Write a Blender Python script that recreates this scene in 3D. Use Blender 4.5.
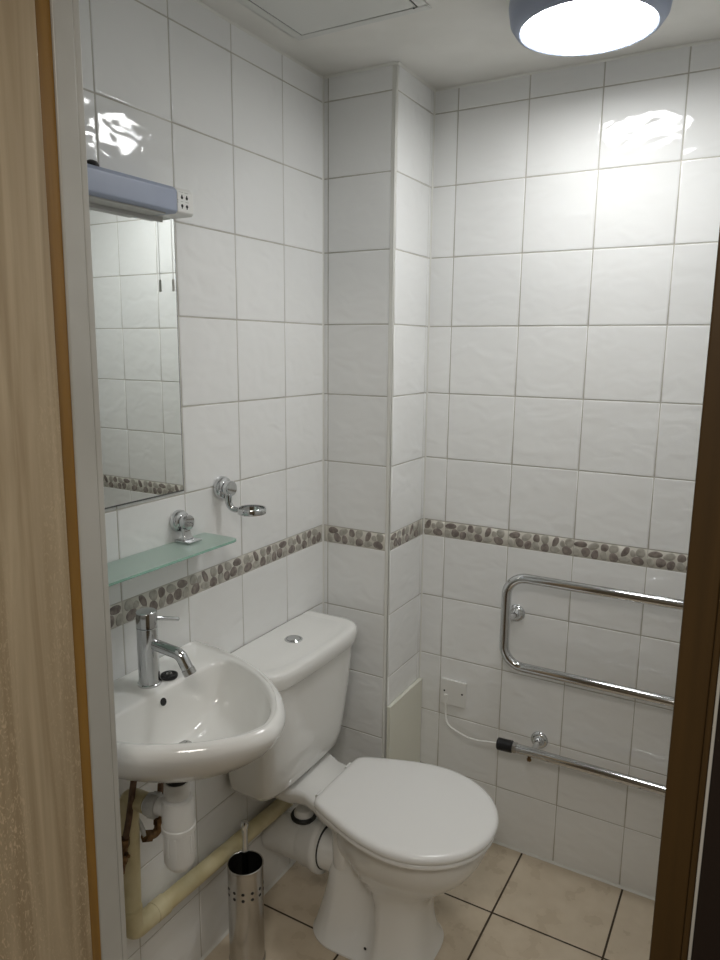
import bpy, bmesh, math, random
from mathutils import Vector, Matrix
random.seed(7)
for o in list(bpy.data.objects): bpy.data.objects.remove(o)
S = bpy.context.scene
COL = S.collection
PI = math.pi

# ------------------------------------------------------------------ camera, light, exposure
cam_d = bpy.data.cameras.new('camera'); cam = bpy.data.objects.new('camera', cam_d); COL.objects.link(cam)
CP = Vector((1.1559, -2.039, 1.5868)); yaw, pit, rol = .5181, -.1833, .0095
cf = Vector((-math.sin(yaw)*math.cos(pit), math.cos(yaw)*math.cos(pit), math.sin(pit)))
cr = Vector((math.cos(yaw), math.sin(yaw), 0)); cu = cr.cross(cf)
cr2 = cr*math.cos(rol) + cu*math.sin(rol); cu2 = cu*math.cos(rol) - cr*math.sin(rol)
cam.matrix_world = Matrix(((cr2.x, cu2.x, -cf.x, CP.x), (cr2.y, cu2.y, -cf.y, CP.y), (cr2.z, cu2.z, -cf.z, CP.z), (0, 0, 0, 1)))
cam_d.sensor_fit = 'VERTICAL'; cam_d.sensor_height = 36; cam_d.lens = 716.62/960*36
cam_d.clip_start = .02; cam_d.clip_end = 50
S.camera = cam
W_ = bpy.data.worlds.new('world'); S.world = W_; W_.use_nodes = True
W_.node_tree.nodes['Background'].inputs[0].default_value = (.5, .48, .45, 1)
W_.node_tree.nodes['Background'].inputs[1].default_value = .02
S.view_settings.view_transform = 'Standard'; S.view_settings.look = 'None'
S.view_settings.exposure = .12; S.view_settings.gamma = 1; S.view_settings.use_curve_mapping = False
LAMP_EMIT = 24.3
ld = bpy.data.lights.new('corridor_fill_light', 'AREA'); ld.shape = 'DISK'; ld.size = .6; ld.energy = 13.0; ld.color = (1, .945, .87)  # added fill, no fitting: brightens lower walls, toilet and door leaf
lo = bpy.data.objects.new('corridor_fill_light', ld); COL.objects.link(lo); lo.location = (1.20, -2.35, 2.34)

# ------------------------------------------------------------------ materials
def srgb(r, g, b):
    f = lambda c: (c/255/12.92 if c/255 <= .04045 else ((c/255+.055)/1.055)**2.4)
    return (f(r), f(g), f(b), 1)
def mat(name, col, rough=.5, metal=0, spec=.5, coat=0, **k):
    m = bpy.data.materials.new(name); m.use_nodes = True
    b = m.node_tree.nodes['Principled BSDF']
    b.inputs['Base Color'].default_value = col; b.inputs['Roughness'].default_value = rough
    b.inputs['Metallic'].default_value = metal; b.inputs['Specular IOR Level'].default_value = spec
    b.inputs['Coat Weight'].default_value = coat
    for a, v in k.items(): b.inputs[a.replace('_', ' ')].default_value = v
    return m
def nt(m):
    t = m.node_tree; return t, t.nodes, t.links, t.nodes['Principled BSDF']
def coords(m, scale, kind='Object'):
    t, n, l, b = nt(m)
    tc = n.new('ShaderNodeTexCoord'); mp = n.new('ShaderNodeMapping'); mp.inputs['Scale'].default_value = scale
    l.new(tc.outputs[kind], mp.inputs['Vector']); return mp
def mottled(m, c1, c2, scale=(6, 6, 6), detail=3, lo=.35, hi=.65, rough=None, bump=0):
    """base colour varying between two tones by noise, slight roughness variation"""
    t, n, l, b = nt(m); mp = coords(m, scale)
    no = n.new('ShaderNodeTexNoise'); no.inputs['Scale'].default_value = 1; no.inputs['Detail'].default_value = detail
    l.new(mp.outputs[0], no.inputs['Vector'])
    r = n.new('ShaderNodeValToRGB'); r.color_ramp.elements[0].position = lo; r.color_ramp.elements[1].position = hi
    r.color_ramp.elements[0].color = c1; r.color_ramp.elements[1].color = c2
    l.new(no.outputs[0], r.inputs[0]); l.new(r.outputs[0], b.inputs['Base Color'])
    if rough:
        mr = n.new('ShaderNodeMapRange'); mr.inputs['To Min'].default_value = rough[0]; mr.inputs['To Max'].default_value = rough[1]
        l.new(no.outputs[0], mr.inputs['Value']); l.new(mr.outputs[0], b.inputs['Roughness'])
    if bump:
        bp = n.new('ShaderNodeBump'); bp.inputs['Strength'].default_value = 1; bp.inputs['Distance'].default_value = bump
        l.new(no.outputs[0], bp.inputs['Height']); l.new(bp.outputs[0], b.inputs['Normal'])
    return m

# rippled white glazed tile: every tile (mesh island) carries its own stretch of the ripple
TILE = mat('glazed_white_tile', srgb(238, 238, 236), .06, spec=.42)
t, n, l, b = nt(TILE)
geo = n.new('ShaderNodeNewGeometry'); tc = n.new('ShaderNodeTexCoord')
mp = n.new('ShaderNodeMapping'); mp.inputs['Scale'].default_value = (13, 13, 19); l.new(tc.outputs['Object'], mp.inputs['Vector'])
mul = n.new('ShaderNodeMath'); mul.operation = 'MULTIPLY'; mul.inputs[1].default_value = 50; l.new(geo.outputs['Random Per Island'], mul.inputs[0])
no = n.new('ShaderNodeTexNoise'); no.noise_dimensions = '4D'; no.inputs['Scale'].default_value = 1; no.inputs['Detail'].default_value = 1.2
no.inputs['Distortion'].default_value = .6
l.new(mp.outputs[0], no.inputs['Vector']); l.new(mul.outputs[0], no.inputs['W'])
bp = n.new('ShaderNodeBump'); bp.inputs['Strength'].default_value = 1; bp.inputs['Distance'].default_value = .0034
l.new(no.outputs[0], bp.inputs['Height']); l.new(bp.outputs[0], b.inputs['Normal'])
hs = n.new('ShaderNodeMapRange'); hs.inputs['To Min'].default_value = .97; hs.inputs['To Max'].default_value = 1.02
l.new(geo.outputs['Random Per Island'], hs.inputs['Value'])
hv = n.new('ShaderNodeHueSaturation'); hv.inputs['Color'].default_value = srgb(243, 244, 243); l.new(hs.outputs[0], hv.inputs['Value'])
l.new(hv.outputs[0], b.inputs['Base Color'])
GROUT = mottled(mat('tile_grout', srgb(190, 187, 178), .8), srgb(182, 178, 168), srgb(204, 201, 193), (9, 9, 9))
CAULK = mat('white_caulk', srgb(228, 228, 222), .35)
BORDER = mat('border_tile_ground', srgb(216, 213, 203), .2)
PEB_D = mottled(mat('taupe_pebble', srgb(142, 133, 127), .22), srgb(120, 111, 106), srgb(156, 147, 140), (60, 60, 60), 4)
PEB_L = mottled(mat('pale_grey_pebble', srgb(178, 174, 165), .22), srgb(164, 161, 151), srgb(192, 188, 179), (60, 60, 60), 4)
FTILE = mat('beige_floor_tile', srgb(196, 180, 156), .28)
mottled(FTILE, srgb(206, 191, 168), srgb(216, 202, 180), (14, 14, 14), 6, rough=(.2, .38))
FGROUT = mat('dark_floor_grout', srgb(70, 58, 44), .9)
PAINT = mottled(mat('ceiling_paint', srgb(232, 231, 226), .75), srgb(227, 226, 220), srgb(236, 235, 230), (5, 5, 5), bump=.0006)
HATCHP = mat('hatch_paint', srgb(222, 223, 219), .45)
CERAMIC = mat('white_ceramic', srgb(242, 242, 239), .08, spec=.6, coat=.3)
SEATP = mat('white_seat_plastic', srgb(245, 245, 243), .22, spec=.5)
PLAST = mat('white_plastic', srgb(238, 238, 235), .32)
PLASTG = mat('light_grey_plastic', srgb(196, 196, 192), .4)
CREAMP = mottled(mat('cream_pipe_paint', srgb(214, 202, 160), .38), srgb(206, 193, 148), srgb(222, 211, 172), (20, 20, 20))
PANELP = mat('cream_panel_paint', srgb(233, 233, 220), .5)
CHROME = mat('chrome', (.62, .63, .64, 1), .09, 1)
CHROMED = mat('brushed_chrome', (.5, .5, .49, 1), .22, 1)
STEEL = mat('stainless_steel', (.50, .485, .46, 1), .24, 1, Anisotropic=.5)
BRASS = mottled(mat('tarnished_brass', srgb(120, 92, 60), .45, .8), srgb(88, 66, 46), srgb(140, 112, 78), (60, 60, 60), 4)
COPPER = mottled(mat('tarnished_copper', srgb(104, 82, 66), .5, .6), srgb(84, 66, 54), srgb(122, 98, 80), (40, 40, 40), 4)
BLACK = mat('black_rubber', srgb(22, 22, 22), .5)
BLACKP = mat('black_plastic', srgb(20, 20, 24), .35)
MIRROR = mat('mirror_glass', (.86, .89, .87, 1), .0, 1)
MEDGE = mat('mirror_edge', srgb(120, 122, 122), .25, .8)
GLASS = mat('frosted_green_glass', srgb(222, 242, 233), .32, Transmission_Weight=.62, IOR=1.5)
GLEDGE = mat('green_glass_edge', srgb(176, 222, 206), .25, Transmission_Weight=.35, IOR=1.5)
LGREY = mat('blue_grey_diffuser', srgb(164, 174, 196), .3)
HOUS = mat('blue_grey_housing', srgb(158, 168, 190), .4)
DIFF = bpy.data.materials.new('lit_diffuser'); DIFF.use_nodes = True
b = DIFF.node_tree.nodes['Principled BSDF']; b.inputs['Base Color'].default_value = (.9, .9, .9, 1)
b.inputs['Emission Color'].default_value = (1, 1, .99, 1); b.inputs['Emission Strength'].default_value = LAMP_EMIT
WPAINT = mottled(mat('off_white_gloss_paint', srgb(196, 194, 186), .3), srgb(188, 186, 178), srgb(202, 200, 193), (4, 4, 4))
CORR = mottled(mat('corridor_wall_paint', srgb(150, 138, 116), .7), srgb(144, 132, 110), srgb(158, 146, 124), (3, 3, 3))
CARPET = mottled(mat('corridor_carpet', srgb(92, 78, 60), .95), srgb(78, 66, 50), srgb(106, 90, 70), (120, 120, 120))
DARKARCH = mat('dark_architrave_paint', srgb(40, 31, 26), .5)
def wood(name, c1, c2, rough, scale=(34, 34, 1.6), fleck=True):
    m = mat(name, c1, rough); t, n, l, b = nt(m)
    mp = coords(m, scale); no = n.new('ShaderNodeTexNoise'); no.inputs['Scale'].default_value = 1; no.inputs['Detail'].default_value = 6
    no.inputs['Distortion'].default_value = 1.2
    l.new(mp.outputs[0], no.inputs['Vector'])
    r = n.new('ShaderNodeValToRGB'); r.color_ramp.elements[0].position = .3; r.color_ramp.elements[1].position = .7
    r.color_ramp.elements[0].color = c1; r.color_ramp.elements[1].color = c2; l.new(no.outputs[0], r.inputs[0])
    out = r.outputs[0]; hgt = no.outputs[0]
    if fleck:
        mp2 = coords(m, (150, 150, 62)); n2 = n.new('ShaderNodeTexNoise'); n2.inputs['Scale'].default_value = 1; n2.inputs['Distortion'].default_value = 2.5
        n2.inputs['Detail'].default_value = 1; l.new(mp2.outputs[0], n2.inputs['Vector'])
        r2 = n.new('ShaderNodeValToRGB'); r2.color_ramp.elements[0].position = .56; r2.color_ramp.elements[1].position = .68
        l.new(n2.outputs[0], r2.inputs[0])
        mp3 = coords(m, (9, 9, .8)); n3 = n.new('ShaderNodeTexNoise'); n3.inputs['Scale'].default_value = 1; l.new(mp3.outputs[0], n3.inputs['Vector'])
        r3 = n.new('ShaderNodeValToRGB'); r3.color_ramp.elements[0].position = .42; r3.color_ramp.elements[1].position = .6; l.new(n3.outputs[0], r3.inputs[0])
        mu = n.new('ShaderNodeMath'); mu.operation = 'MULTIPLY'; l.new(r2.outputs[0], mu.inputs[0]); l.new(r3.outputs[0], mu.inputs[1])
        m5 = n.new('ShaderNodeMath'); m5.operation = 'MULTIPLY'; m5.inputs[1].default_value = .5; l.new(mu.outputs[0], m5.inputs[0])
        mx = n.new('ShaderNodeMix'); mx.data_type = 'RGBA'; l.new(m5.outputs[0], mx.inputs[0]); l.new(out, mx.inputs[6])
        mx.inputs[7].default_value = tuple(min(1, c*1.5) for c in c2[:3]) + (1,); out = mx.outputs[2]
    l.new(out, b.inputs['Base Color'])
    bp = n.new('ShaderNodeBump'); bp.inputs['Distance'].default_value = .0003; l.new(hgt, bp.inputs['Height']); l.new(bp.outputs[0], b.inputs['Normal'])
    return m
OAK = wood('pale_oak_veneer', srgb(162, 141, 110), srgb(200, 181, 150), .34)
FRAMEW_SHADE = wood('varnished_wood_shaded', srgb(66, 49, 25), srgb(80, 60, 31), .45, fleck=False)  # frame wood darkened, the corridor side's shade is put into its colour
FRAMEW_LIT = wood('varnished_wood_lit', srgb(136, 98, 34), srgb(158, 116, 44), .4, fleck=False)  # lighter copy of the frame wood, lamplight put into its colour

# ------------------------------------------------------------------ mesh helpers
def orient(a, b):
    """matrix at a with local +Z pointing to b"""
    a = Vector(a); z = (Vector(b)-a).normalized()
    x = Vector((1, 0, 0)) if abs(z.z) > .9 else Vector((0, 0, 1))
    y = z.cross(x).normalized(); x = y.cross(z)
    return Matrix(((x.x, y.x, z.x, a.x), (x.y, y.y, z.y, a.y), (x.z, y.z, z.z, a.z), (0, 0, 0, 1)))
class MB:
    def __init__(s): s.v = []; s.f = []
    def box(s, x0, x1, y0, y1, z0, z1, m=0, M=None):
        k = len(s.v); P = [(x, y, z) for x in (x0, x1) for y in (y0, y1) for z in (z0, z1)]
        if M: P = [tuple(M @ Vector(p)) for p in P]
        s.v += P
        for q in ((0, 1, 3, 2), (4, 6, 7, 5), (0, 4, 5, 1), (2, 3, 7, 6), (0, 2, 6, 4), (1, 5, 7, 3)): s.f.append((tuple(k+i for i in q), m))
        return s
    def rings(s, R, m=0, cap0=True, cap1=True):
        k = len(s.v); n = len(R[0])
        for r in R: s.v += [tuple(p) for p in r]
        for i in range(len(R)-1):
            for j in range(n):
                a = k+i*n+j; b = k+i*n+(j+1) % n; s.f.append(((a, b, b+n, a+n), m))
        if cap0: s.f.append((tuple(k+j for j in reversed(range(n))), m))
        if cap1: s.f.append((tuple(k+(len(R)-1)*n+j for j in range(n)), m))
        return s
    def lathe(s, prof, a=(0, 0, 0), b=(0, 0, 1), m=0, n=40, M=None):
        M = M or orient(a, b)
        R = [[M @ Vector((r*math.cos(2*PI*j/n), r*math.sin(2*PI*j/n), z)) for j in range(n)] for r, z in prof]
        return s.rings(R, m, prof[0][0] > 1e-6, prof[-1][0] > 1e-6)
    def cyl(s, a, b, r, m=0, n=32, r2=None, ch=0):
        L = (Vector(b)-Vector(a)).length; r2 = r if r2 is None else r2
        pf = [(r, 0), (r2, L)] if not ch else [(r-ch, 0), (r, ch), (r2, L-ch), (r2-ch, L)]
        return s.lathe(pf, a, b, m, n)
    def tube(s, pts, r, m=0, n=20, closed=False, cap=True):
        P = [Vector(p) for p in pts]; R = []; N = len(P); prev = None
        for i, p in enumerate(P):
            if closed: d = (P[(i+1) % N]-P[i-1])
            else: d = P[min(i+1, N-1)]-P[max(i-1, 0)]
            d.normalize()
            if prev is None:
                x = Vector((0, 0, 1)) if abs(d.z) < .9 else Vector((1, 0, 0)); x = (x-d*x.dot(d)).normalized()
            else: x = (prev-d*prev.dot(d)).normalized()
            prev = x; y = d.cross(x)
            rr = r[i] if isinstance(r, (list, tuple)) else r
            R.append([p+x*rr*math.cos(2*PI*j/n)+y*rr*math.sin(2*PI*j/n) for j in range(n)])
        if closed: R.append(R[0])
        return s.rings(R, m, cap and not closed, cap and not closed)
    def build(s, name, mats, parent=None, loc=None, sharp=40, bevel=0, seg=3, sub=0):
        me = bpy.data.meshes.new(name); L = Vector(loc) if loc is not None else (parent_base(parent) if parent else Vector((0, 0, 0)))
        me.from_pydata([tuple(Vector(v)-L) for v in s.v], [], [f for f, _ in s.f])
        if not isinstance(mats, (list, tuple)): mats = [mats]
        for m in mats: me.materials.append(m)
        for p, (_, mi) in zip(me.polygons, s.f): p.material_index = mi
        bm = bmesh.new(); bm.from_mesh(me); bmesh.ops.remove_doubles(bm, verts=bm.verts, dist=1e-6); bmesh.ops.recalc_face_normals(bm, faces=bm.faces)
        for f in bm.faces: f.smooth = True
        for e in bm.edges:
            if len(e.link_faces) == 2 and e.calc_face_angle(0) > math.radians(sharp): e.smooth = False
        bm.to_mesh(me); bm.free()
        o = bpy.data.objects.new(name, me); COL.objects.link(o)
        if parent:
            o.parent = parent
            if loc is not None: o.location = L-parent_base(parent)
            o['_b'] = list(L)
        else: o.location = L; o['_b'] = list(L)
        if bevel:
            md = o.modifiers.new('bevel', 'BEVEL'); md.width = bevel; md.segments = seg; md.limit_method = 'ANGLE'; md.angle_limit = math.radians(40); md.harden_normals = True
        if sub:
            md = o.modifiers.new('sub', 'SUBSURF'); md.levels = sub; md.render_levels = sub
        return o
def parent_base(p): return Vector(p['_b'])
def thing(name, loc, label, cat, group=None):
    o = bpy.data.objects.new(name, None); COL.objects.link(o); o.location = loc; o['_b'] = list(loc); o.empty_display_size = .05
    tag(o, label, cat, group); return o
def tag(o, label, cat, group=None):
    o['label'] = label; o['category'] = cat
    if group: o['group'] = group
    return o
def struct(o): o['kind'] = 'structure'; return o
def fillet(pts, r, n=8):
    """round the corners of a polyline"""
    P = [Vector(p) for p in pts]; out = [P[0]]
    for i in range(1, len(P)-1):
        a, b, c = P[i-1], P[i], P[i+1]; u = (a-b).normalized(); v = (c-b).normalized()
        ang = u.angle(v); rr = r[i-1] if isinstance(r, (list, tuple)) else r
        d = rr/math.tan(ang/2); p0 = b+u*d; p1 = b+v*d
        cen = b+(u+v).normalized()*(rr/math.sin(ang/2))
        e0 = p0-cen; e1 = p1-cen; th = e0.angle(e1)
        for k in range(n+1):
            w = k/n; out.append(cen+(e0*math.sin((1-w)*th)+e1*math.sin(w*th))/math.sin(th))
    out.append(P[-1]); return out
def bez(p0, p1, p2, p3, n=24):
    P = [Vector(p) for p in (p0, p1, p2, p3)]
    return [P[0]*(1-t)**3+P[1]*3*t*(1-t)**2+P[2]*3*t*t*(1-t)+P[3]*t**3 for t in (k/n for k in range(n+1))]

# ------------------------------------------------------------------ tiled surfaces
PEB = [(20, 38, 15, 8, 8, 1), (56, 37, 13, 9, 28, 0), (86, 37, 9, 10.5, 0, 1), (111, 38, 10, 12, -20, 0), (142, 34, 7, 15, -26, 1), (162, 32, 6.5, 8, 10, 0), (182, 37, 10, 12, -15, 0),
       (9, 13, 8, 12, 12, 0), (35, 17, 10.5, 12, 25, 1), (61, 13, 9, 11.5, -5, 1), (85, 15, 8.5, 12.5, 18, 0), (112, 12, 11, 11, 0, 1), (141, 12, 13, 8.5, 8, 0), (176, 13, 13, 10.5, -14, 1)]
def frame_pt(o, u, v, n):
    o, u, v, n = map(Vector, (o, u, v, n)); return lambda a, b, c: o+u*a+v*b+n*c
def tiles(mb, P, uc, vc, gap=.0026, t=.0015, mi=0, tilt=0, skip=None):
    prof = ((0, -.0006), (.0004, .0007), (.0010, t*.85), (.0018, t), (.004, t))
    for i in range(len(uc)-1):
        for j in range(len(vc)-1):
            if skip and skip(uc[i], vc[j]): continue
            u0, u1, v0, v1 = uc[i]+gap/2, uc[i+1]-gap/2, vc[j]+gap/2, vc[j+1]-gap/2
            if u1-u0 < .009 or v1-v0 < .009: continue
            a, b = random.uniform(-tilt, tilt), random.uniform(-tilt, tilt)
            R = []
            for ins, h in prof:
                R.append([P(uu, vv, h+a*(uu-(u0+u1)/2)+b*(vv-(v0+v1)/2)) for uu, vv in ((u0+ins, v0+ins), (u1-ins, v0+ins), (u1-ins, v1-ins), (u0+ins, v1-ins))])
            mb.rings(R, mi, cap0=False)
def pebble_row(mb, P, uc, v0, lead):
    for i in range(len(uc)-1):
        u0, u1 = uc[i], uc[i+1]
        R = [[P(uu, vv, h) for uu, vv in ((u0+.001+s, v0+.001+s), (u1-.001-s, v0+.001+s), (u1-.001-s, v0+.049-s), (u0+.001+s, v0+.049-s))] for s, h in ((0, 0), (.0006, .001))]
        mb.rings(R, 2, cap0=False)
        off = (.2-(u1-u0)) if (i == 0 and lead) else 0
        for x, y, rx, ry, rot, d in PEB:
            rx *= 1.2; ry *= 1.2
            cx, cy = u0+x/1000-off, v0+y/1000
            if cx-rx*.0009 < u0 or cx+rx*.0009 > u1: continue
            ca, sa = math.cos(math.radians(rot)), math.sin(math.radians(rot)); R = []; ph = random.uniform(0, 6)
            for s, h in ((1, .001), (.96, .0018), (.8, .0024), (.4, .0027)):
                ring = []
                for k in range(18):
                    q = 2*PI*k/18; w = 1+.07*math.sin(2*q+ph)+.05*math.sin(3*q+ph*2)
                    a = rx*s*math.cos(q)*w/1000; bb = ry*s*math.sin(q)*w/1000
                    ring.append(P(cx+a*ca-bb*sa, min(max(cy+a*sa+bb*ca, v0+.001), v0+.049), h))
                R.append(ring)
            mb.rings(R, 3 if d else 4, cap0=False)
VR = [0, .2, .4, .6, .8, 1.0]; VR2 = [1.05+.2*k for k in range(7)]+[2.315]
WM = [TILE, GROUT, BORDER, PEB_D, PEB_L]
def tiled_wall(name, P, uc, backing, lead=False):
    mb = MB(); mb.box(*backing, m=1)
    tiles(mb, P, uc, VR, tilt=.0015); tiles(mb, P, uc, VR2, tilt=.0015)
    pebble_row(mb, P, uc, 1.0, lead)
    return struct(mb.build(name, WM, sharp=60))
DW = -1.33; RW = 1.30; A = .2285; B = .2386; H = 2.315
tiled_wall('wall_left', frame_pt((0, 0, 0), (0, -1, 0), (0, 0, 1), (1, 0, 0)), [B, .4293, .6293, .8293, 1.0293, 1.2293, 1.33], (-.09, 0, DW, .08, -.04, H+.04), True)
tiled_wall('wall_far', frame_pt((0, 0, 0), (1, 0, 0), (0, 0, 1), (0, -1, 0)), [A, .3036, .5096, .7036, .9036, 1.1036, 1.2985], (0, RW+.09, 0, .09, -.04, H+.04), True)
mb = MB(); mb.box(0, A-.0015, -B+.0015, 0, 0, H, m=1)
P1 = frame_pt((0, -B+.0015, 0), (1, 0, 0), (0, 0, 1), (0, -1, 0)); P2 = frame_pt((A-.0015, -B, 0), (0, 1, 0), (0, 0, 1), (1, 0, 0))
for P, uc, ld_ in ((P1, [.0012, .017, .217], False), (P2, [.010, .2215, .2375], False)):
    tiles(mb, P, uc, VR, tilt=.001); tiles(mb, P, uc, VR2, tilt=.001); pebble_row(mb, P, uc[:], 1.0, ld_)
struct(mb.build('wall_pipe_boxing', WM, sharp=60))
tiled_wall('wall_right', frame_pt((RW, 0, 0), (0, -1, 0), (0, 0, 1), (-1, 0, 0)), [0.0015, .2, .4, .6, .8, 1.0, 1.2, 1.33], (RW, RW+.09, DW, 0, -.04, H+.04))
# white corner trim of the boxing, silicone in the corners
mb = MB(); mb.box(A-.0135, A+.0006, -B-.0006, -B+.006, .0, H-.001); mb.box(A-.006, A+.0006, -B-.0006, -B+.0095, .0, H-.001)
struct(mb.build('trim_boxing_corner', CAULK, bevel=.0025))
mb = MB()
for (x, y, sx, sy) in ((0, -B, 1, -1), (A, 0, 1, -1)):
    mb.rings([[(x+sx*.0005, y+sy*.0005, z), (x+sx*.0055, y+sy*.0005, z), (x+sx*.0025, y+sy*.0025, z), (x+sx*.0005, y+sy*.0055, z)] for z in (0.001, H-.001)])
for (p0, p1, nx, ny) in (((A, 0), (RW, 0), 0, -1), ((0, -B), (A, -B), 0, -1), ((A, -B), (A, 0), 1, 0), ((0, DW), (0, -B), 1, 0)):
    R = []
    for q in (p0, p1):
        R.append([(q[0]+nx*.0008, q[1]+ny*.0008, .0005), (q[0]+nx*.007, q[1]+ny*.007, .0005), (q[0]+nx*.0035, q[1]+ny*.0035, .004), (q[0]+nx*.0008, q[1]+ny*.0008, .008)])
    mb.rings(R)
    R = []
    for q in (p0, p1):
        R.append([(q[0]+nx*.0008, q[1]+ny*.0008, H-.0005), (q[0]+nx*.006, q[1]+ny*.006, H-.0005), (q[0]+nx*.0008, q[1]+ny*.0008, H-.006)])
    mb.rings(R)
struct(mb.build('trim_silicone', CAULK))
# floor
mb = MB(); mb.box(-.09, RW+.09, DW-.12, .09, -.06, -.0006, m=1)
P = frame_pt((0, 0, -.0015), (1, 0, 0), (0, 1, 0), (0, 0, 1))
tiles(mb, P, [-.003, .302, .607, .914, 1.219, 1.2995], [-1.445, -1.205, -.90, -.595, -.29, -.0005], gap=.0045, t=.0015)
struct(mb.build('floor', [FTILE, FGROUT], sharp=60))
struct(MB().box(-.09, RW+.09, DW-.12, .09, H, H+.06).build('ceiling', PAINT))

# ------------------------------------------------------------------ doorway and corridor
JL, JR, HEAD = .325, 1.108, 2.065
mb = MB(); mb.box(-.09, .30, DW-.11, DW, -.04, H); mb.box(1.14, RW+.09, DW-.068, DW, -.04, H); mb.box(.30, 1.14, DW-.068, DW, HEAD+.03, H)
struct(mb.build('wall_door', CORR))
mb = MB(); P = frame_pt((0, DW+.0003, 0), (1, 0, 0), (0, 0, 1), (0, 1, 0)); mb.box(.0018, .289, DW+.0001, DW+.001, 0, H-.001, m=1); mb.box(1.162, RW-.0018, DW+.0001, DW+.001, 0, H-.001, m=1)
for u in ([.0025, .088, .288], [1.163, 1.2975]):
    tiles(mb, P, u, VR); tiles(mb, P, u, VR2); pebble_row(mb, P, u, 1.0, True)
mb.box(.30, 1.139, DW+.0001, DW+.001, HEAD+.031, H-.001, m=1); tiles(mb, P, [.301, .488, .688, .888, 1.088, 1.138], [HEAD+.032, 2.25, 2.315])
struct(mb.build('wall_door_tiling', WM, sharp=60))
mb = MB(); LEAN = lambda x, z: x+.0085*(z-1.4)
for y0_, y1_, dx in ((-1.3781, DW-.012, 0), (DW-.012, DW+.0, -.0012)):
    yl = lambda z: y0_+(.007*(z-1.4) if dx == 0 else 0)
    mb.rings([[(.29, yl(z), z), (LEAN(.3225+dx, z), yl(z), z), (LEAN(.3225+dx, z), y1_, z), (.29, y1_, z)] for z in (0.001, HEAD)])
struct(mb.build('trim_white_door_stop', WPAINT, bevel=.003))
mb = MB(); struct(MB().rings([[(.285, -1.4050+.0045*(z-1.4), z), (.3205+.006*(z-1.4), -1.4050+.0045*(z-1.4), z), (.3205+.006*(z-1.4), -1.3783+.007*(z-1.4), z), (.285, -1.3783+.007*(z-1.4), z)] for z in (.001, HEAD+.03)]).build('trim_lit_door_lining', FRAMEW_LIT, bevel=.001)); mb.box(.3205, 1.1345, -1.398, DW, HEAD, HEAD+.03)
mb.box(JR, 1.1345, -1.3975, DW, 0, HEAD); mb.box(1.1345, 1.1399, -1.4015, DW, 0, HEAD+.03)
struct(mb.build('trim_brown_door_frame', FRAMEW_SHADE, bevel=.002))
struct(MB().box(1.1400, 1.1428, -1.4045, -1.3985, 0, HEAD+.05).build('trim_cream_edge', WPAINT, bevel=.001))
struct(MB().box(1.1430, 1.24, -1.4043, -1.3985, 0, HEAD+.06).build('trim_dark_architrave', DARKARCH, bevel=.002))
dr = thing('door_1', (.313, -1.425, 0), 'pale oak door leaf folded open against the left of the doorway', 'door'); struct(dr)
del dr['label']; del dr['category']
mb = MB(); mb.rings([[(.291+.004*(z-1.4), -2.17, z), (.331+.004*(z-1.4), -2.17, z), (.331+.004*(z-1.4), -1.4057+.0045*(z-1.4), z), (.291+.004*(z-1.4), -1.4057+.0045*(z-1.4), z)] for z in (.008, 2.05)]); mb.build('door_leaf', OAK, dr, bevel=.0015)
CW = MB(); CW.box(-1.6, -1.5, -3.4, DW-.111, -.04, 2.4); CW.box(2.6, 2.7, -3.4, DW-.111, -.04, 2.4); CW.box(-1.6, 2.7, -3.5, -3.4, -.04, 2.4)
CW.box(-1.5, -.0905, DW-.21, DW-.11, -.04, 2.4); CW.box(RW+.0905, 2.6, DW-.21, DW-.11, -.04, 2.4)
struct(CW.build('wall_corridor', CORR))
struct(MB().box(-1.6, 2.7, -3.5, DW-.1205, -.04, 0).build('floor_corridor', CARPET))
struct(MB().box(-1.6, 2.7, -3.5, DW-.1205, 2.36, 2.42).build('ceiling_corridor', PAINT))

# ------------------------------------------------------------------ ceiling lamp and access hatch
LX, LY = .752, -.400
t_ = thing('ceiling_lamp', (LX, LY, H), 'round flush ceiling lamp, glowing white disc in a blue-grey rim', 'ceiling lamp')
mb = MB(); mb.lathe([(.154, 0), (.160, -.010), (.162, -.030), (.157, -.060), (.146, -.076), (.138, -.0790), (.1342, -.077), (.1330, -.07), (.133, -.05), (.10, -.045), (0, -.045)], M=Matrix.Translation((LX, LY, H-.0005)), n=72)
mb.build('lamp_housing', HOUS, t_, sharp=35)
mb = MB(); mb.lathe([(.1325, -.055), (.1325, -.0750), (.130, -.0790), (.120, -.0815), (.09, -.084), (.04, -.0855), (0, -.086)], M=Matrix.Translation((LX, LY, H)), n=72)
mb.build('lamp_diffuser', DIFF, t_, sharp=80)
t_ = thing('ceiling_access_hatch', (.255, -.62, H), 'off-white square access hatch set flush in the ceiling', 'access hatch')
x0, x1, y0, y1 = .080, .430, -.86, -.470
mb = MB()
for q in ((x0, x1, y1-.022, y1), (x0, x1, y0, y0+.022), (x0, x0+.022, y0+.022, y1-.022), (x1-.022, x1, y0+.022, y1-.022)): mb.box(*q, H-.0025, H+.004)
mb.build('hatch_frame', HATCHP, t_, bevel=.0012)
MB().box(x0+.026, x1-.026, y0+.026, y1-.026, H-.0030, H+.004).build('hatch_panel', HATCHP, t_, bevel=.001)
MB().box(x0+.0218, x1-.0218, y0+.0218, y1-.0218, H-.0008, H-.0002).build('shadow_gap', BLACK, t_)
MB().cyl((x1-.03, y1-.027, H-.0056), (x1-.03, y1-.027, H-.0044), .0025).build('catch', BLACK, t_)

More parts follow.
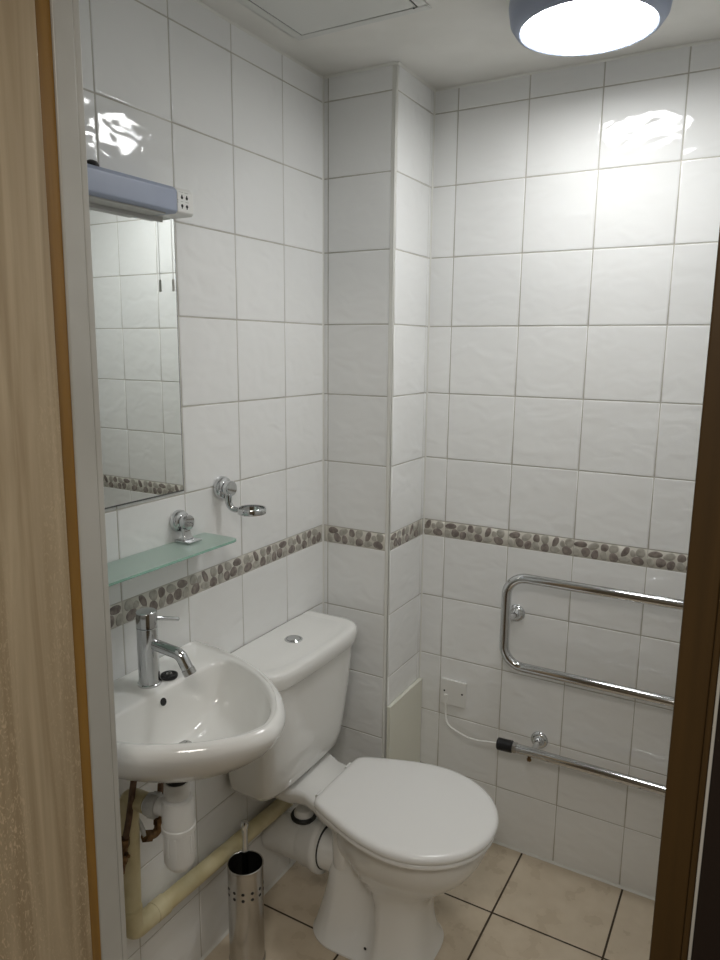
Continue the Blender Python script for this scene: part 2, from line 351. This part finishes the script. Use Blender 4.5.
# ------------------------------------------------------------------ mirror and shaver light
t_ = thing('wall_mirror', (.0015, -1.04, 1.26), 'tall frameless wall mirror hanging above the glass shelf', 'mirror')
MB().box(.002, .0068, -1.246, -.8405, 1.262, 1.856).build('mirror_glass', MIRROR, t_)
MB().box(.0016, .0064, -1.2475, -.8375, 1.2585, 1.856).build('backing_edge', MEDGE, t_, bevel=.001)
t_ = thing('shaver_light', (.0015, -1.05, 1.845), 'slim blue-grey strip light with a shaver socket above the mirror', 'shaver light')
LE = -.846; LZ0, LZ1 = 1.851, 1.903; LXF = .07
def light_prof(y, d=0):
    return [(.0018, y, LZ0+.008+d), (.012, y, LZ0+d), (LXF-.006, y, LZ0+d), (LXF-d, y, LZ0+.005), (LXF-d, y, LZ1-.008), (LXF-.008, y, LZ1-d), (.0018, y, LZ1-d)]
MB().rings([light_prof(-1.246), light_prof(-.893)]).build('light_diffuser', LGREY, t_, bevel=.002)
MB().rings([light_prof(-.8925), light_prof(LE)]).build('socket_housing', PLAST, t_, bevel=.002)
mb = MB(); mb.box(.016, .058, -1.24, -.915, LZ0-.0035, LZ0-.0002); mb.build('lower_cover', PLASTG, t_, bevel=.001)
mb = MB(); mb.box(.006, .0095, -1.24, -.875, LZ0-.010, LZ0-.0001); mb.build('mirror_clip_rail', PLASTG, t_)
def holes(y, zc, up):
    m_ = MB(); s_ = 1 if up else -1
    m_.cyl((LXF-.001, y, zc), (LXF+.0004, y, zc), .0032, n=16); m_.box(LXF-.001, LXF+.0004, y-.0012, y+.0012, zc-.001 if up else zc-.0055, zc+.0055 if up else zc+.001)
    return m_
for y in (-.880, -.866):
    holes(y, 1.884, True).build('socket_hole', BLACK, t_); holes(y, 1.868, False).build('socket_hole', BLACK, t_)
m_ = MB()
for (y0_, y1_, z_) in ((-.889, -.876, 1.8935), (-.872, -.862, 1.8935), (-.884, -.877, 1.8757), (-.870, -.861, 1.8757), (-.8925, -.889, 1.877), (-.8925, -.889, 1.873)):
    m_.box(LXF-.001, LXF+.0003, y0_, y1_, z_, z_+.0012)
m_.build('socket_lettering', PLASTG, t_)
m_ = MB(); m_.lathe([(.0135, 0), (.0135, .004), (.010, .009), (.004, .0115), (0, .012)], M=Matrix.Translation((.05, -1.088, LZ1-.0005))); m_.build('rubber_cap', BLACK, t_)
c_ = MB().cyl((.026, -.868, 1.725), (.026, -.868, LZ0-.0005), .0007, n=8).build('pull_cord', PLAST, t_)
m_ = MB(); m_.lathe([(.0015, 0), (.0030, .001), (.0028, .02), (.0022, .025), (.0008, .026)], M=Matrix.Translation((.026, -.868, 1.70)), n=16); m_.build('toggle', PLASTG, c_)

# ------------------------------------------------------------------ glass shelf and tumbler holder
def rosette(mb, y, z, x=.0018, k=1.0):
    mb.lathe([(.026*k, 0), (.028*k, .002), (.028*k, .010), (.025*k, .015), (.018*k, .0165), (.0165*k, .018), (.0165*k, .022), (.0185*k, .0235), (.0190*k, .034), (.0175*k, .037), (.010*k, .0380), (0, .0380)], (x, y, z), (1, y, z), n=48)
t_ = thing('glass_shelf', (.0018, -1.03, 1.143), 'frosted green glass shelf on a chrome bracket above the basin', 'shelf')
def rr(x0, x1, y0, y1, r, z, n=8):
    out = []
    for cx, cy, a0, q in ((x1-r, y1-r, 0, r), (x0+.002, y1-.002, PI/2, .002), (x0+.002, y0+.002, PI, .002), (x1-r, y0+r, 1.5*PI, r)):
        for k in range(n+1):
            a = a0+PI/2*k/n; out.append((cx+q*math.cos(a), cy+q*math.sin(a), z))
    return out
g_ = MB(); g_.rings([rr(.006, .112, -1.310, -.774, .016, z) for z in (1.140, 1.1465)])
o_ = g_.build('glass_panel', [GLASS, GLEDGE], t_, bevel=.0012)
for p in o_.data.polygons:
    if abs(p.normal.z) < .5: p.material_index = 1
for y in (-.858, -1.222):
    m_ = MB(); rosette(m_, y, 1.192, k=.92)
    br = m_.build('bracket', CHROME, t_)
    m_ = MB(); R = []
    for x, z, w, th in ((.026, 1.183, .010, .006), (.027, 1.172, .010, .005), (.030, 1.160, .012, .004), (.034, 1.1525, .017, .0025)):
        R.append([(x-th, y-w, z), (x+th, y-w, z), (x+th, y+w, z), (x-th, y+w, z)])
    m_.rings(R); m_.box(.014, .056, y-.021, y+.021, 1.1475, 1.1525); m_.box(.014, .052, y-.019, y+.019, 1.1345, 1.139)
    m_.box(.008, .014, y-.019, y+.019, 1.1345, 1.1525)
    m_.build('clamp', CHROME, br, bevel=.0015)
t_ = thing('tumbler_holder', (.0018, -.700, 1.245), 'chrome wall holder with an empty ring, right of the mirror', 'tumbler holder')
m_ = MB(); rosette(m_, -.707, 1.245); m_.build('wall_rose', CHROME, t_)
m_ = MB(); m_.tube(bez((.026, -.707, 1.230), (.024, -.707, 1.200), (.030, -.703, 1.188), (.056, -.6985, 1.1935)), [.0095-.003*k/24 for k in range(25)]); m_.build('arm', CHROME, t_)
m_ = MB(); cx, cy, R0 = .088, -.6945, .0345
prof = [(R0-.0035, -.0065), (R0-.001, -.0075), (R0, -.0065), (R0, .0065), (R0-.001, .0075), (R0-.0035, .0065), (R0-.004, 0)]
m_.rings([[(cx+r*math.cos(2*PI*j/64), cy+r*math.sin(2*PI*j/64), 1.1945+z) for j in range(64)] for r, z in prof+prof[:1]], cap0=False, cap1=False)
m_.build('ring', CHROME, t_, sharp=60)

# ------------------------------------------------------------------ wash basin
BY, BZ = -1.055, .894
t_ = thing('wash_basin', (.0018, BY, .70), 'white ceramic wall-hung wash basin with a D-shaped bowl', 'wash basin')
def ray_to(fn, c, th):
    lo_, hi = 0., .6
    for _ in range(34):
        mid = (lo_+hi)/2
        if fn(c[0]+mid*math.cos(th), c[1]+mid*math.sin(th)): lo_ = mid
        else: hi = mid
    return lo_
PROJ = .420
def outer(x, y):   # D outline, straight sides easing into a round front
    if x < .002: return False
    return (abs(y)/.2355)**1.6+(x/PROJ)**2.3 < 1
def inner(x, y):   # bowl outline, flat behind the tap
    if x < .05: return False
    F = (abs(y)/.2010)**1.65+(x/(PROJ-.034))**2.35; G = max(0, (.245-x)/.124)**4
    return F**3+G**2.2 < 1
NT = 144; CC = (.205, 0); TH = [2*PI*k/NT for k in range(NT)]
RO = [ray_to(outer, CC, a) for a in TH]; RI = [ray_to(inner, CC, a) for a in TH]
def bring(f):
    out = []
    for k, a in enumerate(TH):
        r, z = f(k, a); out.append((CC[0]+r*math.cos(a)+.0, BY+r*math.sin(a), z))
    return out
def front(a): return max(0, math.cos(a))*.5+.5
R = []
WC = (.155-CC[0])
def shifted(sc, z, base, wx, dy=0):   # ring scaled about the waste centre
    out = []
    for k, a in enumerate(TH):
        x = CC[0]+base[k]*math.cos(a); y = base[k]*math.sin(a)
        x = .155+(x-.155)*sc; y = y*sc
        out.append((max(x, .002), BY+y+dy*(1-sc), z))
    return out
for sc, z in ((.10, BZ-.150), (.26, BZ-.150), (.40, BZ-.142), (.58, BZ-.122), (.76, BZ-.094), (.89, BZ-.066), (.955, BZ-.046), (.985, BZ-.034), (.998, BZ-.026), (1.0, BZ-.018)):
    R.append(shifted(sc, z, RO, 0))
for d_, z_ in ((.0035, .0105), (.0075, .005), (.0125, .0015), (.018, 0)): R.append(bring(lambda k, a: (RO[k]-d_, BZ-z_)))
def deckz(k, a):    # the land at the back lies a little lower than the rim
    g = RO[k]-RI[k]; return min(.006, max(0, (g-.03)*.12))
R.append(bring(lambda k, a: (RO[k]-min(.0205, (RO[k]-RI[k])*.6), BZ-.001-deckz(k, a)*.4)))
R.append(bring(lambda k, a: (RO[k]-min(.029, (RO[k]-RI[k])*.7), BZ-.0015-deckz(k, a))))
R.append(bring(lambda k, a: (RI[k]+min(.010, (RO[k]-RI[k])*.2), BZ-.002-deckz(k, a))))
R.append(bring(lambda k, a: (RI[k]+.002, BZ-.0055-deckz(k, a))))
for sc, z in ((1.0, BZ-.018), (.985, BZ-.034), (.955, BZ-.052), (.89, BZ-.080), (.76, BZ-.104), (.58, BZ-.119), (.38, BZ-.127), (.22, BZ-.131), (.13, BZ-.133)):
    R.append(shifted(sc, z, RI, 0, .020))
mb = MB(); mb.rings(R); o_ = mb.build('basin_body', CERAMIC, t_, sharp=70)
m_ = MB(); wx, wz = .155, BZ-.1335; WY = BY+.020
m_.lathe([(.006, .0045), (.012, .004), (.026, .0035), (.030, .002), (.0305, 0), (.020, -.001), (.019, -.008), (0, -.008)], M=Matrix.Translation((wx, WY, wz))); 
m_.tube([(wx-.024, WY, wz+.003), (wx+.024, WY, wz+.003)], .0018, n=8); m_.tube([(wx, WY-.024, wz+.003), (wx, WY+.024, wz+.003)], .0018, n=8)
m_.lathe([(.0045, .002), (.0045, .006), (0, .007)], M=Matrix.Translation((wx, WY, wz))); m_.build('waste_grate', CHROMED, t_)
ox = .1245
m_ = MB(); M_ = orient((ox-.0022, BY+.011, BZ-.034), (ox+.5, BY+.011, BZ+.12)); m_.lathe([(.0095, -.004), (.0095, .002), (.0085, .0028), (.0068, .0022), (.006, -.003)], M=M_, n=28)
m_.build('overflow_trim', PLAST, t_)
m_ = MB(); m_.lathe([(.0085, -.004), (.0083, .0031), (0, .0032)], M=M_, n=24); m_.build('overflow_hole', BLACK, t_)
t2 = thing('basin_plug', (.096, -.996, BZ), 'black rubber plug lying on the basin ledge beside the tap', 'plug')
m_ = MB(); m_.lathe([(.014, 0), (.017, .001), (.0185, .005), (.018, .008), (.0155, .009), (.0135, .0065), (.009, .006), (.006, .0085), (0, .009)], M=Matrix.Translation((.096, -.996, BZ-.0065))); m_.build('plug_body', BLACK, t2)
m_ = MB(); m_.tube([(.096+.0045*math.cos(a), -.996+.0045*math.sin(a), BZ+.0035) for a in [2*PI*k/20 for k in range(20)]], .0011, n=8, closed=True); m_.build('plug_ring', CHROMED, t2)

# tap
TX, TY, TZ = .079, -1.036, BZ-.0078
t_ = thing('basin_mixer_tap', (TX, TY, TZ), 'chrome single-lever mixer tap standing on the back of the basin', 'tap')
m_ = MB(); m_.lathe([(.0245, 0), (.0248, .004), (.0235, .0055), (.0222, .006), (.0216, .012), (.0214, .126), (.0205, .127)], M=Matrix.Translation((TX, TY, TZ))); m_.build('tap_body', CHROME, t_)
m_ = MB(); m_.lathe([(.0210, .128), (.0219, .1285), (.0219, .158), (.0212, .160), (.0195, .1615), (.0, .1620)], M=Matrix.Translation((TX, TY, TZ)))
h_ = m_.build('tap_handle', CHROME, t_)
m_ = MB(); m_.tube([(TX+.008, TY+.016, TZ+.142), (TX+.030, TY+.058, TZ+.130)], .0046, n=16); m_.lathe([(0, 0), (.0046, .0), (.0044, .0015), (.003, .003), (.0, .0035)], (TX+.030, TY+.058, TZ+.130), (TX+.052, TY+.100, TZ+.118), n=16); m_.build('lever', CHROME, h_)
m_ = MB(); sp = fillet([(TX+.006, TY+.001, TZ+.092), (TX+.083, TY+.008, TZ+.082), (TX+.103, TY+.011, TZ+.047)], .024)
m_.tube(sp, .0122, n=28); m_.build('spout', CHROME, t_)
m_ = MB(); e0, e1 = Vector((TX+.0992, TY+.0106, TZ+.0535)), Vector((TX+.1058, TY+.0115, TZ+.042)); m_.cyl(e0, e1, .0135, ch=.001); m_.build('aerator', CHROMED, t_)

# bottle trap under the basin
TPX, TPY = .175, -1.055
BX, BYY = .183, -1.076
t_ = thing('bottle_trap', (BX, BYY, .555), 'white plastic bottle trap below the basin', 'bottle trap')
TX2, TY2 = wx+.012, BY-.010
m_ = MB(); Mx = Matrix.Translation((BX-.015, BYY+.018, 0))
m_.lathe([(.0, .508), (.020, .503), (.029, .514), (.0325, .524), (.0325, .592), (.0355, .594), (.0355, .604), (.0335, .606), (.0335, .655), (.031, .664), (.022, .668), (.021, .668)], M=Mx)
for k in range(12):
    a = 2*PI*k/12; cx_, cy_ = BX-.015, BYY+.018
    m_.box(-.0015, .0015, .0305, .0340, .545, .588, M=Matrix.Translation((cx_, cy_, 0)) @ Matrix.Rotation(a, 4, 'Z'))
m_.build('trap_bottle', PLAST, t_, sharp=35)
m_ = MB(); m_.lathe([(.021, .669), (.0255, .669), (.0265, .673), (.0265, .702), (.0255, .704), (.023, .704), (.019, .690), (.017, .690), (.017, .7435)], M=Mx); m_.build('inlet_nut', PLAST, t_, sharp=35)
m_ = MB(); m_.lathe([(.0175, .697), (.0225, .700), (.0235, .709), (.0225, .718), (.0175, .718), (.0175, .697)], M=Mx); m_.build('waste_washer', BLACK, t_)
m_ = MB(); ax, ay, az = BX-.015, BYY+.018, .634
m_.cyl((ax-.026, ay-.004, az), (ax-.085, ay-.018, az), .0185); m_.build('trap_outlet', PLAST, t_)
m_ = MB(); M_ = orient((ax-.047, ay-.0098, az), (ax-.147, ay-.0314, az)); m_.lathe([(.0185, 0), (.024, .0), (.025, .002), (.025, .018), (.0235, .020), (.0235, .024), (.0185, .024)], M=M_)
for k in range(10): m_.box(.0235, .0268, -.0022, .0022, .001, .017, M=M_ @ Matrix.Rotation(2*PI*k/10, 4, 'Z'))
m_.build('outlet_nut', PLASTG, t_, sharp=35)

# cream waste pipe along the left wall
t_ = thing('waste_pipe', (.035, -1.07, .27), 'cream-painted waste pipe running low along the left wall towards the toilet', 'pipe')
PXX = .030; py_ = -1.074
m_ = MB(); m_.tube(fillet([(ax-.072, ay-.0155, az), (PXX+.010, py_, az-.002), (PXX, py_, .35)], .022), .0215); m_.build('upright_pipe', CREAMP, t_)
m_ = MB(); m_.cyl((PXX, py_, .362), (PXX, py_, .322), .0215, ch=.0008); m_.tube(fillet([(PXX, py_, .355), (PXX, py_, .294), (PXX, -1.005, .2915)], .018, 10), .0235); m_.build('elbow', CREAMP, t_)
m_ = MB(); m_.cyl((PXX, -1.004, .2915), (PXX, -.30, .260), .0212); m_.build('long_pipe', CREAMP, t_)
m_ = MB(); m_.cyl((PXX, -1.012, .2919), (PXX, -.975, .2904), .0245, ch=.0008); m_.build('pipe_collar', CREAMP, t_)

# water supplies
t_ = thing('hot_supply_pipe', (.03, -1.115, .47), 'tarnished copper supply pipe with a valve, nearest the door jamb', 'supply pipe', None)
sx, sy = .055, -1.100
m_ = MB(); m_.tube([(sx+.028, sy+.016, .745), (sx+.008, sy+.004, .60), (sx, sy-.004, .545)], .0068, n=16); m_.build('copper_tail', COPPER, t_)
m_ = MB(); m_.cyl((sx, sy-.004, .556), (sx-.001, sy-.005, .538), .0115, n=6); m_.cyl((sx-.001, sy-.005, .540), (sx-.003, sy-.008, .505), .0078, n=16); m_.cyl((sx-.002, sy-.0065, .520), (sx-.0035, sy-.0085, .500), .0105, n=6); m_.cyl((sx-.003, sy-.008, .503), (sx-.005, sy-.011, .475), .006, n=16)
m_.cyl((sx, sy-.006, .522), (sx+.016, sy-.009, .522), .004, n=12)
m_.build('isolating_valve', BRASS, t_, sharp=25)
t_ = thing('cold_supply_pipe', (.04, -1.02, .50), 'tarnished brass elbow valve and tail between upright pipe and bottle trap', 'supply pipe')
vx, vy = .070, -1.020
m_ = MB(); m_.tube([(vx+.018, vy-.008, .745), (vx+.010, vy+.003, .66), (vx+.003, vy+.002, .585)], .0068, n=16); m_.build('copper_tail', COPPER, t_)
m_ = MB(); m_.cyl((vx+.004, vy+.002, .602), (vx+.003, vy+.002, .584), .0125, n=6); m_.cyl((vx+.003, vy+.002, .586), (vx, vy, .556), .0082, n=16); m_.cyl((vx+.001, vy, .562), (vx, vy, .545), .0120, n=6)
m_.tube(fillet([(vx, vy, .548), (vx-.002, vy-.002, .520), (vx-.006, vy-.030, .530)], .012), .0095, n=18); m_.cyl((vx-.004, vy-.022, .526), (vx-.007, vy-.036, .533), .0135, n=6)
m_.build('isolating_valve', BRASS, t_, sharp=25)
m_ = MB(); m_.tube(fillet([(vx-.006, vy-.034, .532), (vx-.026, vy-.030, .552), (.0022, vy-.014, .562)], .015), .0055, n=14); m_.build('supply_tube', PLASTG, t_)

# ------------------------------------------------------------------ toilet
CY = -.514
t_ = thing('toilet', (.30, CY, 0), 'white close-coupled toilet with its lid down beside the boxed-in corner', 'toilet')
def sstep(a, b, x):
    t = min(1, max(0, (x-a)/(b-a))); return t*t*(3-2*t)
def section(z, x0, x1, hw, n=2.4, pinch=0, xp=.35, egg=0, ps=.05, N=200):
    xc, a = (x0+x1)/2, (x1-x0)/2; out = []
    for k in range(N):
        q = 2*PI*k/N; c, s = math.cos(q), math.sin(q)
        x = xc+a*math.copysign(abs(c)**(2/n), c); y = hw*math.copysign(abs(s)**(2/n), s)
        y *= 1-egg*((x1-x)/(x1-x0))**2
        y *= 1-pinch*sstep(xp-.13, xp-.02, x)*(1-sstep(xp, xp+.046, x))
        out.append((x, CY+y, z))
    return out
mb = MB()
L_ = [(0.0012, .185, .530, .128, 3.2, .06, .365, 0), (.006, .183, .532, .129, 3.2, .08, .365, 0), (.014, .187, .527, .122, 3.2, .2, .365, 0), (.05, .195, .515, .106, 3.1, .32, .365, 0), (.10, .208, .508, .098, 3.0, .40, .365, 0),
      (.15, .218, .506, .094, 2.9, .42, .362, 0), (.19, .222, .516, .096, 2.8, .42, .352, 0), (.215, .224, .538, .104, 2.6, .40, .335, .05), (.24, .226, .568, .118, 2.4, .30, .320, .15), (.27, .228, .600, .138, 2.3, .16, .305, .2),
      (.30, .230, .626, .155, 2.2, .05, .29, .25), (.33, .232, .643, .166, 2.15, 0, .27, .3), (.36, .234, .654, .173, 2.1, 0, .3, .3), (.385, .236, .658, .176, 2.1, 0, .3, .3), (.392, .237, .656, .174, 2.1, 0, .3, .3), (.3945, .242, .650, .168, 2.1, 0, .3, .3)]
mb.rings([section(z, a, b_, h, n_, p_, xp, e) for z, a, b_, h, n_, p_, xp, e in L_])
# shelf that carries the cistern
def shelf_out(z, d):
    pts = []
    half = [(.030+d, .110-d), (.100, .112-d), (.132, .110-d), (.150, .100-d), (.175, .092-d), (.205, .098-d), (.24, .112-d), (.275, .126-d), (.31-d, .130-d)]
    z_ = z; zf = lambda x: z_-.017*min(1, max(0, (x-.16)/.06))
    for x, h in half: pts.append((x, CY+h, zf(x)))
    for x, h in reversed(half): pts.append((x, CY-h, zf(x)))
    return pts
mb.rings([shelf_out(z, d) for z, d in ((.352, .05), (.360, .028), (.374, .010), (.390, .002), (.402, 0), (.411, .002), (.416, .008))])
mb.rings([section(z, .235, a, h, 2.6) for z, a, h in ((.10, .29, .06), (.2, .30, .066), (.3, .30, .074), (.36, .32, .088))])
mb.cyl((.275, CY, .200), (.165, CY, .196), .0570, n=48)
mb.build('pan', CERAMIC, t_, sharp=50)
MB().lathe([(.0035, 0), (.0042, .001), (.0, .0022)], (.372, CY-.0985, .033), (.372, CY-.2, .045), n=14).build('fixing_screw', BLACK, t_)
def egg_half():
    """seat outline: straight back with tight corners, widening flanks, elliptical front"""
    K = [(.222, 0), (.222, .06), (.2225, .098), (.227, .115), (.238, .126), (.262, .137), (.30, .153), (.345, .170), (.39, .184), (.43, .192), (.47, .1955)]
    out = []
    for i in range(len(K)-1):
        p0, p1, p2, p3 = (Vector(K[max(i-1, 0)]), Vector(K[i]), Vector(K[i+1]), Vector(K[min(i+2, len(K)-1)]))
        for k in range(6):
            t = k/6; out.append(.5*((2*p1)+(p2-p0)*t+(2*p0-5*p1+4*p2-p3)*t*t+(3*p1-p0-3*p2+p3)*t**3))
    for k in range(41): q = PI/2*k/40; out.append(Vector((.47+.205*math.sin(q), .1955*math.cos(q)**.97 if k < 40 else 0)))
    return out
EGG = egg_half()
def egg_out(z, d):
    xc = .45; f = [(xc+(p.x-xc)*(1-d/.226), p.y*(1-d/.19)) for p in EGG]
    return [(x, CY-.006+y, z) for x, y in f]+[(x, CY-.006-y, z) for x, y in reversed(f[1:-1])]
m_ = MB(); m_.rings([egg_out(z, d) for z, d in ((.3955, .014), (.3958, .006), (.399, .003), (.407, .003), (.4095, .006), (.4098, .02))]); m_.build('seat', SEATP, t_, sharp=70)
m_ = MB(); m_.rings([egg_out(z, d) for z, d in ((.4105, .012), (.4108, .004), (.414, .0005), (.420, 0), (.427, .002), (.4315, .0075), (.4335, .016), (.4345, .030), (.4358, .07), (.437, .12))]); m_.build('lid', SEATP, t_, sharp=70)
for s_ in (-1, 1):
    MB().cyl((.215, CY+s_*.075-.013, .413), (.215, CY+s_*.075+.013, .413), .0068, n=20, ch=.001).build('hinge', SEATP, t_)
# cistern
CCY = -.537
def cist(z, x1, hw, n=5, x0=.012, N=200, nb=14):
    out = []; xc, a = (x0+x1)/2, (x1-x0)/2
    for k in range(N):
        q = 2*PI*k/N; c, s = math.cos(q), math.sin(q); nn = n if c > 0 else nb
        out.append((xc+a*math.copysign(abs(c)**(2/nn), c), CCY+hw*math.copysign(abs(s)**(2/nn), s)*(1-.0*c), z))
    return out
m_ = MB(); m_.rings([cist(z, x, h, n_) for z, x, h, n_ in ((.4170, .112, .148, 3.4), (.419, .126, .160, 3.6), (.428, .140, .174, 4), (.444, .151, .184, 4.2), (.48, .160, .191, 4.4), (.55, .169, .199, 4.4), (.65, .179, .208, 4.4), (.760, .187, .216, 4.4))]); m_.build('cistern', CERAMIC, t_, sharp=60)
m_ = MB(); m_.rings([cist(z, x, h, n_, .004, nb=40) for z, x, h, n_ in ((.7565, .192, .217, 4.2), (.7575, .199, .222, 4), (.761, .202, .2245, 3.9), (.785, .204, .2255, 3.8), (.796, .202, .2235, 3.8), (.8005, .197, .219, 3.8), (.8025, .190, .212, 3.7), (.8025, .180, .200, 3.6), (.8008, .172, .190, 3.4), (.8008, .164, .180, 3.3), (.8028, .150, .158, 3.1), (.8035, .12, .12, 3))])
m_.build('cistern_lid', CERAMIC, t_, sharp=60)
m_ = MB(); BM_ = Matrix.Translation((.093, CCY+.006, .8030)); m_.lathe([(.0245, 0), (.0245, .0025), (.0225, .0042), (.0195, .0036), (.0190, .001)], M=BM_)
m_.lathe([(.0185, .001), (.0183, .0036), (.0165, .0052), (.009, .0040), (.0, .0034)], M=BM_); m_.build('flush_button', CHROME, t_)
# soil connector
t_ = thing('pan_connector', (.09, CY, .14), 'white plastic soil pipe connector behind the toilet pan', 'pipe')
ca, cb = (.192, CY, .200), (0, CY, .186)
m_ = MB(); m_.lathe([(.0535, .001), (.067, .0), (.074, .003), (.0755, .010), (.0745, .020), (.070, .026), (.0675, .060), (.063, .068), (.060, .080), (.060, .120), (.052, .124)], ca, cb, n=64); m_.build('connector_body', PLAST, t_, sharp=35)
m_ = MB(); m_.lathe([(.0575, -.0012), (.0605, -.001), (.0615, .0005), (.0575, .0006)], ca, cb, n=56); m_.build('rubber_seal', BLACK, t_)
m_ = MB(); m_.cyl((.090, CY, .1926), (.003, CY, .186), .0560, n=48); m_.build('soil_pipe', PLAST, t_)
m_ = MB(); bx_ = (.112, CY+.0, .0); m_.lathe([(.028, .235), (.028, .280), (.022, .290), (0, .292)], M=Matrix.Translation(bx_), n=40); m_.build('boss_cap', PLAST, t_)
m_ = MB(); m_.lathe([(.0285, .262), (.036, .263), (.038, .270), (.034, .276), (.0285, .274), (.0285, .262)], M=Matrix.Translation(bx_), n=40); m_.build('black_collar', BLACK, t_)

# ------------------------------------------------------------------ toilet brush set
HX, HY = .104, -.768
t_ = thing('toilet_brush_holder', (HX, HY, 0), 'perforated stainless steel toilet brush holder standing on the floor', 'brush holder')
n_, Rr = 96, .0455; zs = [.0012, .004, .012] + [.012+.008*k for k in range(1, 29)]+[.244, .248, .252]
holesz = (.207, .224); hset = set()
P_ = MB(); R = []
def hr(z): return Rr+(.002 if z < .010 else 0)+(.0012 if z > .246 else 0)
m_ = MB()
m_.lathe([(Rr+.0015, .001), (Rr+.0025, .003), (Rr+.0025, .010), (Rr, .014), (Rr, .281), (Rr+.0012, .283), (Rr+.0012, .2865), (Rr-.0002, .2875), (Rr-.0018, .2865), (Rr-.0018, .02), (0, .02)], M=Matrix.Translation((HX, HY, 0)), n=72)
m_.build('holder_can', STEEL, t_, sharp=30)
m_ = MB()
for a in [math.radians(-90+30*k) for k in range(-6, 6)]:
    for z in (.212, .230):
        d = Vector((math.cos(a), math.sin(a), 0)); c = Vector((HX, HY, z)); m_.cyl(c+d*(Rr-.001), c+d*(Rr+.0003), .0042, n=16)
m_.build('perforations', BLACK, t_)
t_ = thing('toilet_brush', (HX, HY, .0205), 'toilet brush with a steel rod handle standing in the brush holder', 'toilet brush')
m_ = MB(); m_.lathe([(.0, .0), (.012, .002), (.03, .012), (.034, .03), (.034, .07), (.026, .085), (.007, .09)], M=Matrix.Translation((HX, HY, .0215)), n=32); m_.build('brush_head', PLAST, t_)
m_ = MB(); m_.lathe([(.006, 0), (.0080, .002), (.0084, .12), (.0072, .262), (.0078, .266), (.0066, .270), (.0092, .276), (.0104, .285), (.0085, .293), (0, .297)], (HX, HY-.002, .108), (HX-.004, HY+.006, .51), n=28); m_.build('rod_handle', CHROME, t_)

# ------------------------------------------------------------------ boxing access panel
t_ = tag(MB().box(A+.0012, A+.013, -B+.004, -.004, .004, .508).build('boxing_access_panel', PANELP, loc=(A+.007, -.12, .004), bevel=.0015), 'cream painted board on the side of the pipe boxing, low beside the toilet', 'access panel')

# ------------------------------------------------------------------ spur outlet and towel rail
SX0, SX1, SZ0, SZ1 = .312, .3975, .442, .529
t_ = thing('fused_spur_outlet', ((SX0+SX1)/2, -.002, SZ0), 'white square electrical outlet plate with two screws on the far wall', 'outlet')
MB().box(SX0, SX1, -.0105, -.0022, SZ0, SZ1).build('outlet_plate', PLAST, t_, bevel=.002)
for x in (SX0+.012, SX1-.012): MB().lathe([(.0032, 0), (.0032, .0008), (0, .0009)], (x, -.0104, .489), (x, -.1, .489), n=14).build('screw', BLACK, t_)
m_ = MB(); m_.box(SX0+.013, SX0+.026, -.0165, -.0104, SZ0+.001, SZ0+.036); m_.build('cord_grip', PLAST, t_, bevel=.0015)
t_ = thing('heated_towel_rail', (.78, -.002, .38), 'chrome tubular heated towel rail bent in loops on the far wall', 'towel rail')
RY = -.080; rt = .0142
path = [(1.09, RY, .935), (.538, RY, .935), (.538, RY, .662), (1.085, RY, .662), (1.085, RY, .401), (.592, RY, .401)]
m_ = MB(); m_.tube(fillet(path, [.058, .058, .058, .058], 14), rt, n=28); m_.build('bent_tube', CHROME, t_, sharp=60)
m_ = MB(); m_.cyl((1.088, RY, .935), (1.108, RY, .935), .0145, ch=.002); m_.build('end_cap', CHROME, t_)
def support(x, z, xt, zt, side=0):
    m_ = MB(); m_.lathe([(.0255, 0), (.0265, .002), (.0255, .006), (.0205, .010), (.018, .011), (.0165, .016), (.0125, .022), (.0095, .026)], (x, -.0018, z), (x, -1, z), n=40)
    d = Vector((xt, RY, zt))-Vector((x, -.02, z)); m_.tube([Vector((x, -.02, z)), Vector((x, -.02, z))+d*.5, Vector((xt, RY+rt*.6, zt))], .0085, n=20)
    m_.build('wall_support', CHROME, t_)
support(.548, .797, .540, .799); support(.640, .404, .640, .402); support(1.05, .797, 1.05, .66); 
m_ = MB(); m_.cyl((.632, RY, .378), (.632, RY, .372), .007, n=6); m_.cyl((.632, RY, .392), (.632, RY, .376), .005, n=16); m_.build('bleed_screw', BRASS, t_)
m_ = MB(); m_.cyl((.533, RY, .3985), (.580, RY, .401), .0185, ch=.002); e_ = m_.build('element_cap', BLACKP, t_)
m_ = MB(); m_.cyl((.5805, RY, .401), (.5935, RY, .401), .0168, n=8, ch=.001); m_.build('element_nut', CHROMED, t_)
m_ = MB(); pts = bez((SX0+.0195, -.0150, SZ0+.004), (SX0+.022, -.018, SZ0-.070), (.345, -.045, .387), (.432, -.072, .384), 26)+bez((.432, -.072, .384), (.47, -.08, .384), (.50, RY, .395), (.5335, RY, .3985), 12)[1:]
tag(m_.tube(pts, .0030, n=12).build('power_cable', PLAST, loc=(.42, -.05, .40)), 'white power cable curving from the wall outlet to the towel rail', 'cable')
for o in bpy.data.objects:
    if '_b' in o: del o['_b']
